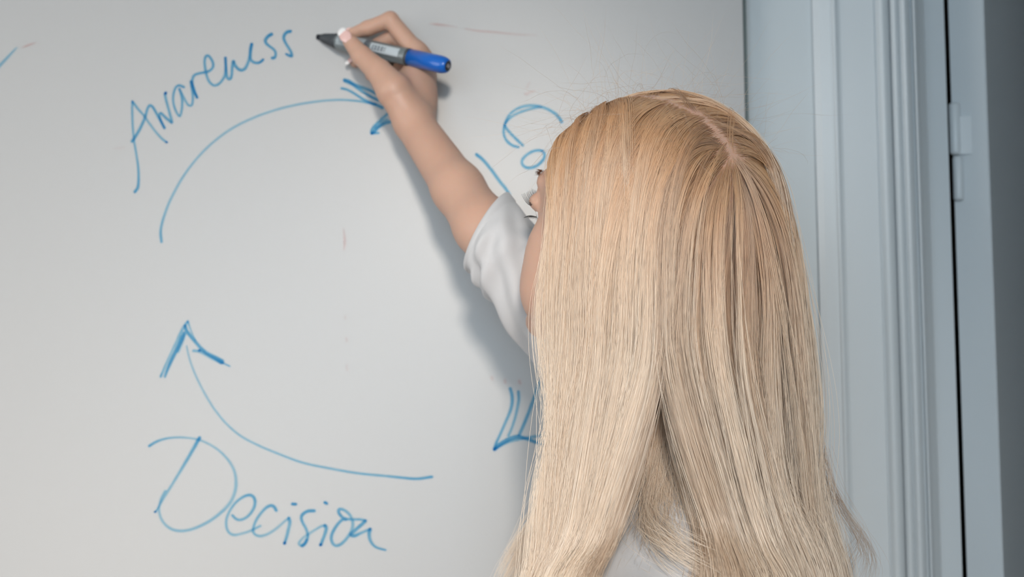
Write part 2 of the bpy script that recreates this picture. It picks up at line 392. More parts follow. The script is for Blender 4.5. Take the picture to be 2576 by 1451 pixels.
writing('written_word', [
    (a4((130, 215), (220, 160), (340, 120), (480, 103), (620, 107), (760, 130), (880, 175), (1000, 245), (1100, 330), (1190, 440), (1245, 560), (1262, 680), (1250, 800), (1200, 930), (1110, 1040), (980, 1150), (850, 1230), (700, 1295), (560, 1322), (440, 1305), (350, 1250), (290, 1170), (262, 1080), (262, 990), (290, 890), (340, 800)), [7, 5.5, 5, 5.5, 6.5, 8.5, 8.5, 7.5, 7, 7, 6, 6], [.9, .6, .45, .45, .45, .45, .4, .5, .5, .5, .45, .4, .6]),
    (a4((785, 110), (740, 190), (660, 330), (560, 500), (460, 665), (370, 810), (290, 940), (235, 1040), (208, 1075)), [9, 9, 8, 7, 6.5, 5, 4.5], [1.1, .75, .65, .5, .5, .6, .9]),
    (a4((203, 1075), (212, 1072)), 5.5, 1.3),
    (a4((1215, 1120), (1255, 1160), (1310, 1178), (1390, 1150), (1460, 1080), (1505, 990), (1505, 910), (1465, 860), (1400, 860), (1320, 900), (1240, 970), (1180, 1060), (1140, 1160), (1135, 1260), (1170, 1340), (1240, 1375), (1340, 1355), (1450, 1320), (1580, 1255)), [7, 7, 7, 8, 8, 7, 6.5, 7, 7, 6.5, 6], [.75, .6, .7, .85, .8, .6, .55, .55, .4, .55]),
    (a5((610, 410), (575, 350), (525, 330), (460, 355), (380, 430), (300, 540), (250, 650), (235, 740), (270, 800), (350, 825), (450, 800), (550, 745), (650, 670), (740, 590), (810, 535)), [8, 8, 7, 7, 7, 6.5, 6.5], [.9, .8, .6, .6, .5, .4, .45]),
    (a5((815, 535), (830, 600), (810, 700), (780, 830), (745, 940)), [9, 9, 8.5, 7], [.85, .6, .6, .9]),
    (a5((742, 942), (748, 938)), 8, 1.35),
    (a5((870, 305), (925, 308)), 7.5, 1.3),
    (a5((1225, 415), (1130, 420), (1050, 460), (1015, 525), (1040, 610), (1090, 700), (1120, 800), (1110, 880), (1070, 950), (1030, 985)), [8.5, 8.5, 7.5, 7, 7.5, 8], [1.0, .9, .8, .7, .7, .85]),
    (a5((1100, 890), (1060, 960), (1000, 970), (980, 930), (1050, 850), (1150, 780), (1260, 710), (1340, 665), (1400, 655)), [8, 9, 6.5, 6.5, 6.5, 6.5, 8], [.7, .6, .5, .4, .4, .45, .6]),
    (a5((1400, 655), (1420, 700), (1395, 800), (1360, 890), (1330, 965)), [9.5, 9, 8, 8], [.8, .75, .75, .9]),
    (a5((1326, 968), (1334, 964)), 8, 1.4),
    (a5((1400, 280), (1425, 295)), 8, 1.35),
    (a5((1740, 560), (1680, 560), (1600, 640), (1530, 750), (1500, 850), (1530, 950), (1590, 980), (1670, 945), (1760, 850), (1830, 730), (1850, 620), (1820, 510), (1760, 440), (1690, 395), (1630, 390), (1620, 440), (1670, 510), (1740, 545), (1850, 555), (1960, 555), (2050, 570)), [7, 8, 8, 7.5, 8.5, 7.5, 7.5, 7.5, 7, 6.5], [.8, .85, .75, .7, .5, .55, .7, .9, .6, .7]),
    (a5((2055, 580), (1990, 640), (1900, 720), (1820, 800), (1880, 820), (1970, 780), (2060, 740), (2130, 710)), [8.5, 9, 9, 8.5, 7, 7], [1.0, .8, .8, .85, .55, .7]),
    (a5((2130, 715), (2115, 790), (2125, 870), (2165, 950), (2240, 1010), (2380, 1050)), [9, 9, 7.5, 6.5, 5], [.95, .75, .75, .8, .95]),
], 'blue handwriting reading Decision in rounded letters')
writing('curved_arrow', [
    (a6((465, 430), (490, 530), (490, 640), (460, 760), (400, 900), (330, 1060), (270, 1190), (240, 1280)), [8, 8.5, 8, 7, 7, 8], [.9, .85, .75, .7, .75, 1.0]),
    (a6((578, 475), (585, 580), (565, 700), (530, 850), (480, 1000), (440, 1090)), [7.5, 7.5, 7, 7], [.8, .65, .6, .6]),
    (a6((960, 140), (910, 250), (850, 420), (780, 610), (710, 800), (640, 970), (590, 1080)), [8, 8, 8, 8.5, 8], [.85, .8, .75, .85, .8]),
    (a6((245, 1285), (320, 1215), (430, 1150), (560, 1105), (680, 1130), (800, 1175), (950, 1235)), [9, 11, 11, 9, 8.5, 8], [1.0, .95, .9, .9, .95, 1.0]),
    (a6((250, 1285), (370, 1210), (500, 1160), (650, 1130), (760, 1110), (930, 1095), (1120, 1110)), [6, 7, 8, 7, 7, 8], [.6, .5, .5, .5, .7, .7]),
], 'blue arrow with barbed head pointing down beside the hair')
writing('written_stroke', [(a7((105, 940), (180, 1000), (270, 1100), (360, 1220), (440, 1330), (500, 1400), (570, 1500)), [8.5, 8, 8, 8, 7.5], [1.0, .8, .75, .7, .8])], 'blue ink line running down behind the forearm')
writing('letter_c_outline', [
    (a7((690, 835), (620, 815), (540, 760), (495, 680), (485, 600), (505, 500), (560, 390), (650, 310), (760, 265), (880, 250), (1000, 265), (1110, 305), (1200, 360), (1260, 420), (1300, 480)), [7, 7, 7, 6.5, 7, 7, 8, 8], [.85, .75, .65, .6, .6, .6, .7, .9]),
    (a7((755, 810), (680, 740), (600, 660), (530, 580), (505, 520), (560, 440), (660, 370), (790, 320), (920, 285), (1010, 270)), [7, 7, 7, 6, 6.5, 7], [.8, .75, .7, .6, .6, .6]),
    (a7((1040, 890), (960, 880), (870, 905), (790, 960), (745, 1020), (750, 1080), (800, 1120), (870, 1125), (960, 1090), (1040, 1010), (1060, 940), (1030, 890)), [7, 7, 7, 7.5, 7.5, 7], [.8, .7, .7, .75, .85, .8]),
], 'blue handwritten rounded letters partly hidden by the hair')
writing('written_stroke', [([(-40, 205), (0, 163), (20, 142), (38, 123), (44, 118)], [8, 7, 6, 4, 1.5], [.6, .6, .55, .5, .3])], 'blue ink line at the far left edge')
for pts, wd, de in [([(54, 120), (66, 115), (80, 110), (92, 107)], [1.5, 4, 4, 1.5], [.5, 1.1, .9, .4]),
                    ([(1080, 59), (1100, 61), (1125, 64), (1150, 68)], [3, 6, 4, 2], [.3, .8, .5, .3]),
                    ([(1170, 72), (1200, 77), (1250, 81), (1300, 86), (1350, 88)], [4, 5, 5, 4], [.4, .6, .4, .2]),
                    ([(1322, 236), (1338, 230), (1346, 228)], [7, 5, 3], .45), ([(1325, 220), (1332, 208)], [5, 4], .3),
                    ([(864, 575), (867, 605), (865, 630)], [2, 7, 2], .6), ([(868, 795), (868, 802)], 3, .5),
                    ([(871, 850), (872, 858)], 4, .5), ([(872, 918), (873, 932)], 4, .35),
                    ([(1237, 949), (1238, 953)], 7, .5), ([(1270, 956), (1271, 962)], 7, .6), ([(1306, 958), (1308, 964)], 7, .8),
                    ([(285, 373), (300, 372), (315, 370)], [2, 3, 2], .3)]:
    writing('ink_residue', [(pts, wd, de)], 'faint red marker residue', M_red)

# ---------------------------------------------------------------- marker
T0, T1 = P(797, 92, -0.0015), P(1127, 166, -0.080)
ML = float(np.linalg.norm(T1 - T0)); max_ = Vector(T1 - T0).normalized()
MR = 0.0093
marker = empty('marker', tuple(T0)); tag(marker, 'grey whiteboard marker with blue end held in the raised hand', 'marker')
side = Vector((0, -1, 0)); side = (side - max_ * side.dot(max_)).normalized()
MM = Matrix.Translation(Vector(T0)) @ Matrix((side, max_.cross(side), max_)).transposed().to_4x4()
M_nose = mat('marker_nose_plastic', srgb(62, 66, 70), 0.5)
M_nib = mat('marker_nib_felt', srgb(26, 30, 40), 0.9)
M_barrel = mat('marker_barrel_metal', srgb(126, 134, 136), 0.32, metal=0.35, noise=0.04, nscale=60)
M_plug = mat('marker_blue_plastic', srgb(0, 98, 192), 0.3, coat=0.3)
M_endp = mat('marker_end_black', srgb(40, 38, 42), 0.4)
M_label = mat('marker_label_paper', srgb(186, 194, 198), 0.5)
M_lab2 = mat('marker_label_grey', srgb(160, 168, 172), 0.5)
M_bar = mat('marker_print_dark', srgb(92, 98, 104), 0.5)
lathe('nib', [(0, .0012), (.001, .0028), (.006, .0034), (.009, .0034)], M_nib, marker, MM, 24)
s = ML
lathe('nose_cone', [(.007, .0042), (.010, .0050), (.0125, .0058), (.0135, .0054), (.0165, .0065), (.0178, .0061), (.0205, .0072), (.022, .0069), (.025, .0080), (.0265, .0082), (s * .175, .0088)], M_nose, marker, MM)
barrel = lathe('barrel', [(s * .175, .0088), (s * .18, MR), (s * .70, MR), (s * .705, MR)], M_barrel, marker, MM)
lathe('collar', [(s * .705, MR * 1.0), (s * .707, MR * 1.03), (s * .722, MR * 1.03), (s * .724, MR * .98)], M_nose, marker, MM)
plug = [(s * .724, MR * 1.0)] + [(s * .94, MR * 1.0)] + [(s * (.94 + .06 * math.sin(a)), MR * (0.62 + .38 * math.cos(a))) for a in np.linspace(0.15, math.pi / 2, 7)]
end_plug = lathe('end_plug', plug, M_plug, marker, MM)
ep = lathe('end_plate', [(s * 1.0, MR * .60), (s * 1.002, MR * .56)], M_endp, marker, MM, 28)
def patch_on_barrel(name, z0, z1, a0, a1, m, parent, r=MR * 1.006, n=8):
    V, Fc = [], []
    for z in (z0, z1):
        for k in range(n + 1):
            a = a0 + (a1 - a0) * k / n
            V.append(MM @ Vector((r * math.cos(a), r * math.sin(a), z)))
    for k in range(n): Fc.append((k, k + 1, n + 2 + k, n + 1 + k))
    return mesh_obj(name, V, Fc, m, parent, True)
ro = math.radians
lab = patch_on_barrel('label', s * .45, s * .665, ro(-32), ro(28), M_label, marker)
patch_on_barrel('label', s * .19, s * .43, ro(-60), ro(35), M_lab2, marker, MR * 1.004)
for i, (u0, u1) in enumerate([(.468, .474), (.480, .484), (.490, .498), (.503, .506), (.512, .521), (.527, .530), (.536, .546), (.552, .556), (.563, .567)]):
    patch_on_barrel('barcode_bar', s * u0, s * u1, ro(-18), ro(16), M_bar, lab, MR * 1.010, 4)
patch_on_barrel('printed_stripe', s * .40, s * .432, ro(-55), ro(35), M_bar, marker, MR * 1.009)
# small printed mark on the end plate
for (u0, u1, v0, v1) in [(-.003, .003, .0008, .0016), (-.003, .003, -.0004, .0004), (-.003, .003, -.0018, -.0010), (-.003, -.0022, -.0018, .0016), (.0022, .003, -.0018, .0016)]:
    mesh_obj('printed_mark', [MM @ Vector((a, b, s * 1.0026)) for a, b in ((u0, v0), (u1, v0), (u1, v1), (u0, v1))], [(0, 1, 2, 3)], mat('mark_pale', srgb(190, 180, 180), 0.5), ep)

# ---------------------------------------------------------------- implicit surfaces for the figure
def smin(a, b, k):
    h = np.maximum(k - np.abs(a - b), 0) / np.maximum(k, 1e-6)
    return np.minimum(a, b) - h * h * k * 0.25
def d_cap(p, a, b, ra, rb):
    a = np.asarray(a, np.float32); b = np.asarray(b, np.float32)
    ab = b - a; L2 = float(ab @ ab) + 1e-12
    t = ((p[0] - a[0]) * ab[0] + (p[1] - a[1]) * ab[1] + (p[2] - a[2]) * ab[2]) / L2
    t = np.clip(t, 0, 1)
    return np.sqrt((p[0] - a[0] - ab[0] * t) ** 2 + (p[1] - a[1] - ab[1] * t) ** 2 + (p[2] - a[2] - ab[2] * t) ** 2) - (ra + (rb - ra) * t)
def d_ell(p, c, r, R=None):
    q = [p[i] - float(c[i]) for i in range(3)]
    if R is not None: q = [q[0] * float(R[0][i]) + q[1] * float(R[1][i]) + q[2] * float(R[2][i]) for i in range(3)]
    k0 = np.sqrt((q[0] / r[0]) ** 2 + (q[1] / r[1]) ** 2 + (q[2] / r[2]) ** 2)
    k1 = np.sqrt((q[0] / r[0] ** 2) ** 2 + (q[1] / r[1] ** 2) ** 2 + (q[2] / r[2] ** 2) ** 2)
    return k0 * (k0 - 1) / np.maximum(k1, 1e-6)
class Field:
    def __init__(s, xs, ys, zs):
        s.g = [np.asarray(a, np.float32) for a in (xs, ys, zs)]
        s.D = np.full([len(a) for a in s.g], 0.5, np.float32)
    def region(s, lo, hi):
        sl = tuple(slice(max(np.searchsorted(g, l) - 1, 0), min(np.searchsorted(g, h) + 1, len(g))) for g, l, h in zip(s.g, lo, hi))
        p = (s.g[0][sl[0]][:, None, None], s.g[1][sl[1]][None, :, None], s.g[2][sl[2]][None, None, :])
        return sl, p
    def cap(s, a, b, ra, rb, k=0.01):
        m = max(ra, rb) + k + 0.02
        sl, p = s.region(np.minimum(a, b) - m, np.maximum(a, b) + m)
        s.D[sl] = smin(s.D[sl], d_cap(p, a, b, ra, rb), k)
    def ell(s, c, r, R=None, k=0.01, sub=False):
        m = max(r) + k + 0.02
        sl, p = s.region(np.asarray(c) - m, np.asarray(c) + m)
        d = d_ell(p, c, r, R)
        if sub: s.D[sl] = -smin(-s.D[sl], d, k)
        else: s.D[sl] = smin(s.D[sl], d, k)
    def chain(s, pts, rs, k_root=0.008, k=0.0008, root_r=0.02):
        pts = np.array(pts); m = max(rs) + 0.02
        sl, p = s.region(pts.min(0) - m, pts.max(0) + m)
        d = None
        for i in range(len(pts) - 1):
            e = d_cap(p, pts[i], pts[i + 1], rs[i], rs[i + 1])
            d = e if d is None else smin(d, e, 0.003)
        dist = np.sqrt((p[0] - pts[0][0]) ** 2 + (p[1] - pts[0][1]) ** 2 + (p[2] - pts[0][2]) ** 2)
        kk = k + (k_root - k) * np.clip(1 - dist / root_r, 0, 1)
        s.D[sl] = smin(s.D[sl], d, kk.astype(np.float32))
    def mesh(s):
        return surface_nets(s.D, *s.g)
def surface_nets(D, xs, ys, zs):
    ins = D < 0
    n = [a - 1 for a in D.shape]
    cnt = np.zeros(n, np.int8)
    for dx in (0, 1):
        for dy in (0, 1):
            for dz in (0, 1):
                cnt += ins[dx:dx + n[0], dy:dy + n[1], dz:dz + n[2]]
    I, J, Kk = np.nonzero((cnt > 0) & (cnt < 8))
    cid = np.full(n, -1, np.int32); cid[I, J, Kk] = np.arange(len(I))
    acc = np.zeros((len(I), 3)); num = np.zeros(len(I))
    cs = [(0, 0, 0), (1, 0, 0), (0, 1, 0), (1, 1, 0), (0, 0, 1), (1, 0, 1), (0, 1, 1), (1, 1, 1)]
    ed = [(0, 1), (2, 3), (4, 5), (6, 7), (0, 2), (1, 3), (4, 6), (5, 7), (0, 4), (1, 5), (2, 6), (3, 7)]
    val = [D[I + c[0], J + c[1], Kk + c[2]].astype(float) for c in cs]
    pos = [np.stack([xs[I + c[0]], ys[J + c[1]], zs[Kk + c[2]]], 1).astype(float) for c in cs]
    for a, b in ed:
        m = (val[a] < 0) != (val[b] < 0)
        t = val[a][m] / (val[a][m] - val[b][m])
        acc[m] += pos[a][m] + (pos[b][m] - pos[a][m]) * t[:, None]; num[m] += 1
    V = acc / np.maximum(num, 1)[:, None]
    Q = []
    for ax in range(3):
        A = ins.take(range(0, D.shape[ax] - 1), ax); B = ins.take(range(1, D.shape[ax]), ax)
        o1, o2 = [q for q in range(3) if q != ax]
        idx = np.nonzero(A != B)
        ok = (idx[o1] > 0) & (idx[o2] > 0) & (idx[o1] < D.shape[o1] - 1) & (idx[o2] < D.shape[o2] - 1)
        idx = [q[ok] for q in idx]
        flip = A[tuple(idx)]
        def cell(d1, d2):
            q = [w.copy() for w in idx]; q[o1] = q[o1] - d1; q[o2] = q[o2] - d2
            return cid[tuple(q)]
        quad = np.stack([cell(1, 1), cell(0, 1), cell(0, 0), cell(1, 0)], 1)
        if ax == 1: flip = ~flip
        quad[~flip] = quad[~flip][:, ::-1]
        Q.append(quad)
    return V, np.vstack(Q)
def grid(*segs):
    out = []
    for a, b, h in segs: out.append(np.arange(a, b - h * .3, h))
    out.append([segs[-1][1]])
    return np.concatenate(out)

# ---------------------------------------------------------------- the person: frames and joints
HS = 1.03
yaw, hp = math.radians(46), math.radians(20)
hf = np.array([-math.cos(yaw) * math.cos(hp), math.sin(yaw) * math.cos(hp), math.sin(hp)])
hl = np.array([-math.sin(yaw), -math.cos(yaw), 0.0])
hu = np.cross(hf, hl); hu = hu if hu[2] > 0 else -hu
HR = np.stack([hf, hl, hu], 1)
HO = np.array([0.107, -0.35, 1.526])
def H(f, l, u): return HO + HS * (hf * f + hl * l + hu * u)
SH_R = P(1590, 1100, -0.165); SH_L = np.array([0.122, -0.455, 1.205])
ELB = P(1270, 648, -0.200); WRI = P(1046, 318, -0.070)
CUFF = P(1244, 598, -0.188)
NECK0, NECK1 = H(-.028, 0, -.06), np.array([0.150, -0.325, 1.325])
CR_C, CR_R = (-.008, 0, .030), (.098, .077, .086)
def torso_prims(g):
    """(kind, args) list grown by g, used for the body, the shirt and as collider for the hair"""
    L = [('cap', SH_L + [.012, .03, -.005], SH_R + [0, -.04, -.012], .045 + g, .050 + g),
         ('cap', NECK1 + [.02, -.01, -.02], SH_L + [.012, .06, .0], .048 + g, .036 + g),
         ('cap', NECK1 + [.02, .01, -.01], SH_R + [.0, -.06, .005], .052 + g, .040 + g),
         ('ell', (.145, -.325, 1.19), (.092 + g, .140 + g, .165 + g)),
         ('ell', (.160, -.325, 1.21), (.075 + g, .130 + g, .10 + g)),
         ('ell', (.165, -.325, 1.03), (.088 + g, .122 + g, .16 + g)),
         ('ell', (.085, -.385, 1.20), (.055 + g, .06 + g, .065 + g)),
         ('ell', (.095, -.255, 1.20), (.055 + g, .06 + g, .065 + g)),
         ('ell', (.170, -.325, .89), (.108 + g, .165 + g, .13 + g))]
    return L
def add_prims(Fd, L, k):
    for q in L:
        if q[0] == 'cap': Fd.cap(q[1], q[2], q[3], q[4], k)
        else: Fd.ell(q[1], q[2], None, k)

person = empty('person', (0.16, -0.33, 0.0))
tag(person, 'person with long straight blond hair in white short-sleeved top writing on the whiteboard', 'person')
M_skin = bpy.data.materials.new('skin'); M_skin.use_nodes = True
def build_skin():
    nt = M_skin.node_tree; b = nt.nodes['Principled BSDF']
    tc = nt.nodes.new('ShaderNodeTexCoord')
    n1 = nt.nodes.new('ShaderNodeTexNoise'); n1.inputs['Scale'].default_value = 22; n1.inputs['Detail'].default_value = 5
    n2 = nt.nodes.new('ShaderNodeTexNoise'); n2.inputs['Scale'].default_value = 900; n2.inputs['Detail'].default_value = 2
    nt.links.new(tc.outputs['Object'], n1.inputs['Vector']); nt.links.new(tc.outputs['Object'], n2.inputs['Vector'])
    mx = nt.nodes.new('ShaderNodeMix'); mx.data_type = 'RGBA'
    mx.inputs['A'].default_value = srgb(196, 153, 132); mx.inputs['B'].default_value = srgb(208, 169, 147)
    nt.links.new(n1.outputs['Fac'], mx.inputs['Factor']); nt.links.new(mx.outputs['Result'], b.inputs['Base Color'])
    b.inputs['Roughness'].default_value = 0.48
    b.inputs['Subsurface Weight'].default_value = 0.35
    b.inputs['Subsurface Radius'].default_value = (0.009, 0.0035, 0.0018); b.inputs['Subsurface Scale'].default_value = 0.5
    bp = nt.nodes.new('ShaderNodeBump'); bp.inputs['Strength'].default_value = 0.12; bp.inputs['Distance'].default_value = 0.0006
    nt.links.new(n2.outputs['Fac'], bp.inputs['Height']); nt.links.new(bp.outputs['Normal'], b.inputs['Normal'])
build_skin()

# ---------------------------------------------------------------- body
FINGERS = dict(
    index=([(1046, 130, -.042), (982, 50, -.037), (926, 71, -.031), (884, 85, -.027)], [.0105, .0090, .0082, .0060]),
    middle=([(1060, 148, -.033), (993, 88, -.022), (935, 122, -.0125), (894, 156, -.0115)], [.0105, .0086, .0078, .0062]),
    ring=([(1067, 172, -.024), (1008, 112, -.0115), (958, 150, -.0105), (932, 190, -.0115)], [.0100, .0082, .0074, .0060]),
    pinky=([(1071, 198, -.018), (1022, 152, -.0095), (988, 186, -.0085), (968, 214, -.0090)], [.0090, .0070, .0064, .0055]),
    thumb=([(990, 226, -.076), (955, 182, -.066), (910, 141, -.052), (879, 102, -.043)], [.0190, .0135, .0108, .0078]))
FP = {k: [P(*q) for q in v[0]] for k, v in FINGERS.items()}
def build_body():
    Fd = Field(grid((-.24, -.19, .004), (-.19, -.06, .0014), (-.06, .40, .004)),
               grid((-.62, -.115, .004), (-.115, .012, .0014)),
               grid((-.01, .60, .010), (.60, .90, .005), (.90, 1.655, .0042), (1.655, 1.815, .0014), (1.815, 1.84, .004)))
    add_prims(Fd, torso_prims(0.0), .03)
    Fd.cap(NECK0, NECK1, .050, .058, .03)
    # legs and feet
    for hy, fx in ((-.42, 0.0), (-.235, 0.02)):
        Fd.cap(np.array([.165, hy, .86]), np.array([.155 + fx, hy, .47]), .085, .055, .03)
        Fd.cap(np.array([.155 + fx, hy, .47]), np.array([.175 + fx, hy, .09]), .053, .036, .02)
        Fd.cap(np.array([.185 + fx, hy, .05]), np.array([.03 + fx, hy - .01, .03]), .036, .028, .02)
    # hanging left arm with its hand
    eL, wL = np.array([.150, -.545, 1.06]), np.array([.095, -.54, .845])
    Fd.cap(SH_L, eL, .046, .036, .02); Fd.cap(eL, wL, .037, .024, .015)
    Fd.cap(wL, wL + [-.012, .0, -.055], .022, .024, .012)
    hb = wL + [-.018, 0, -.07]
    for i, (dx, ln) in enumerate([(-.030, .060), (-.010, .072), (.010, .068), (.028, .052)]):
        a = hb + [dx, 0, 0]; b = a + [dx * .1, .006, -ln * .5]; c = b + [.002, .016, -ln * .45]
        Fd.chain([a, b, c], [.0095, .0085, .007], .012, .001)
    Fd.chain([wL + [-.03, .0, -.035], wL + [-.048, .006, -.07], wL + [-.05, .012, -.10]], [.013, .0105, .008], .012, .001)
    # right arm, raised
    Fd.cap(SH_R, ELB, .040, .0245, .015)
    fm, f8 = WRI + (ELB - WRI) * .5, WRI + (ELB - WRI) * .78
    Fd.cap(ELB, f8, .0255, .0278, .012); Fd.cap(f8, fm, .0278, .0250, .012); Fd.cap(fm, WRI, .0248, .0205, .012)
    # palm
    for fn, r0 in (('index', .0115), ('middle', .0115), ('ring', .011), ('pinky', .010)):
        Fd.cap(FP[fn][0], WRI + [0, .012 + (FP[fn][0][1] + .034) * .5, 0.008], r0, .015, .012)
    Fd.ell(P(1037, 242, -.043), (.023, .021, .026), None, .012)
    Fd.cap(P(990, 226, -.076), P(1030, 290, -.074), .0180, .018, .014)
    Fd.cap(P(985, 212, -.064), P(1046, 212, -.040), .0110, .012, .012)
    for fn in ('pinky', 'ring', 'middle', 'index', 'thumb'):
        Fd.chain(FP[fn], FINGERS[fn][1], .012 if fn != 'thumb' else .012, .0008, .022)
    # head
    def E(c, r, k=.015, sub=False): Fd.ell(H(*c), [q * HS for q in r], HR, k, sub)
    E(CR_C, CR_R)
    E((.034, 0, -.022), (.060, .058, .082), .015)
    E((.040, 0, -.070), (.047, .049, .040), .02)
    E((.079, 0, -.101), (.015, .018, .014), .02)
    for sg in (-1, 1):
        E((.050, sg * .043, -.030), (.022, .018, .022), .014)
        E((.048, sg * .038, -.058), (.026, .020, .030), .015)
        E((-.010, sg * .077, -.012), (.020, .008, .031), .006)
    E((.078, 0, .022), (.017, .048, .013), .015)
    for sg in (-1, 1): E((.1015, sg * .033, .000), (.016, .018, .012), .012, True)
    for sg in (-1, 1): E((.0815, sg * .032, .0035), (.0125, .0155, .0095), .004)
    Fd.cap(H(.091, 0, .006), H(.110, 0, -.036), .0070, .0100, .010)
    for sg in (-1, 1): E((.100, sg * .011, -.041), (.009, .007, .007), .006)
    E((.095, 0, -.063), (.008, .022, .005), .005); E((.092, 0, -.0725), (.009, .019, .006), .004)
    V, Q = Fd.mesh()
    return quad_mesh('body', V, Q, M_skin, person)
body = build_body()

def ellipsoid_patch(name, c, ax, r, m, parent, seg=20, ring=10):
    """closed ellipsoid; ax = three unit axes"""
    V, Fc = [], []
    for i in range(ring + 1):
        th = math.pi * i / ring
        for k in range(seg):
            ph = 2 * math.pi * k / seg
            V.append(c + ax[0] * (r[0] * math.sin(th) * math.cos(ph)) + ax[1] * (r[1] * math.sin(th) * math.sin(ph)) + ax[2] * (r[2] * math.cos(th)))
    for i in range(ring):
        for k in range(seg): Fc.append((i * seg + k, i * seg + (k + 1) % seg, (i + 1) * seg + (k + 1) % seg, (i + 1) * seg + k))
    return mesh_obj(name, V, Fc, m, parent, True)
def unit(v): v = np.asarray(v, float); return v / np.linalg.norm(v)
M_nail = mat('nail_pink', srgb(232, 190, 182), 0.2, coat=0.5, noise=0.02)
M_nailtip = mat('nail_white_tip', srgb(240, 236, 234), 0.2, coat=0.5)
def fingernail(tip, prev, facing, width, length, r):
    d = unit(tip - prev); n = unit(facing - d * np.dot(facing, d)); sd = np.cross(d, n)
    c = tip + n * (r - .0007) + d * (r * .35)
    nl = ellipsoid_patch('fingernail', c, (sd, d, n), (width, length, .0021), M_nail, body)
    ellipsoid_patch('nail_tip', c + d * length * .72 + n * .0001, (sd, d, n), (width * .86, length * .55, .0019), M_nailtip, nl)
fingernail(FP['thumb'][3], FP['thumb'][2], np.array([-.25, -1.0, .12]), .0066, .0092, .0078)
fingernail(FP['middle'][3], FP['middle'][2], np.array([-.9, -.25, -.3]), .0046, .0064, .0062)
fingernail(FP['index'][3], FP['index'][2], np.array([-.1, .5, .9]), .0046, .0064, .0060)

M_eye = mat('eye_white', srgb(232, 228, 224), 0.15, coat=0.6)
M_iris = mat('eye_iris', srgb(70, 96, 120), 0.2, coat=0.6)
M_lash = mat('lash_black', srgb(22, 18, 20), 0.6)
M_brow = mat('brow_hair', srgb(120, 84, 62), 0.7)
for sg in (-1, 1):
    ey = ellipsoid_patch('eye', H(.0755, sg * .032, -.003), (hf, hl, hu), (.0104, .0112, .0098), M_eye, body)
    ellipsoid_patch('iris', H(.0815, sg * .032, -.003), (hf, hl, hu), (.0062, .0055, .0055), M_iris, ey)
def hair_tubes(name, curves, r, m, parent):
    V, Fc = [], []
    for c in curves:
        c = np.asarray(c); n = len(c); b0 = len(V)
        tg = np.gradient(c, axis=0)
        for i in range(n):
            t = unit(tg[i]); a = unit(np.cross(t, [0.3, 0.2, 1.0])); b = np.cross(t, a)
            rr = r * (1 - .8 * i / (n - 1))
            for k in range(3):
                an = 2 * math.pi * k / 3
                V.append(c[i] + (a * math.cos(an) + b * math.sin(an)) * rr)
        for i in range(n - 1):
            for k in range(3): Fc.append((b0 + 3 * i + k, b0 + 3 * i + (k + 1) % 3, b0 + 3 * i + 3 + (k + 1) % 3, b0 + 3 * i + 3 + k))
    return mesh_obj(name, V, Fc, m, parent, True)
for sg in (-1, 1):
    cu, cl = [], []
    for k in range(26):
        t = k / 25
        l0 = .018 + .030 * t
        base = (.0925 - .012 * t ** 2, sg * l0, .004 + .004 * math.sin(math.pi * t) - .004 * t)
        ln = .0070 * (0.75 + .4 * t) * rng.uniform(.85, 1.1)
        cu.append([H(base[0] + ln * s_, base[1] + sg * ln * s_ * (.1 + .55 * t), base[2] + ln * (.10 * s_ + .75 * s_ ** 2)) for s_ in (0, .25, .5, .75, 1)])
    for k in range(16):
        t = k / 15
        base = (.0915 - .012 * t ** 2, sg * (.020 + .028 * t), -.0115 + .003 * t)
        ln = .0042 * rng.uniform(.8, 1.1)
        cl.append([H(base[0] + ln * s_, base[1] + sg * ln * s_ * (.1 + .5 * t), base[2] - ln * (.2 * s_ + .5 * s_ ** 2)) for s_ in (0, .33, .66, 1)])
    tag(hair_tubes('eyelashes', cu + cl, .00046, M_lash, body), kind='stuff')
    br = []
    for k in range(90):
        t = rng.uniform(0, 1); l0 = .012 + .040 * t
        b = (.0955 - .020 * t ** 2, sg * l0, .0225 + .006 * math.sin(1.9 * t) + rng.uniform(-.002, .002))
        ln = rng.uniform(.006, .009)
        br.append([H(b[0] + .001 * s_ - .004 * s_ * t, b[1] + sg * ln * s_, b[2] + .003 * s_ * (1 - t)) for s_ in (0, .5, 1)])
    tag(hair_tubes('eyebrow', br, .00022, M_brow, body), kind='stuff')

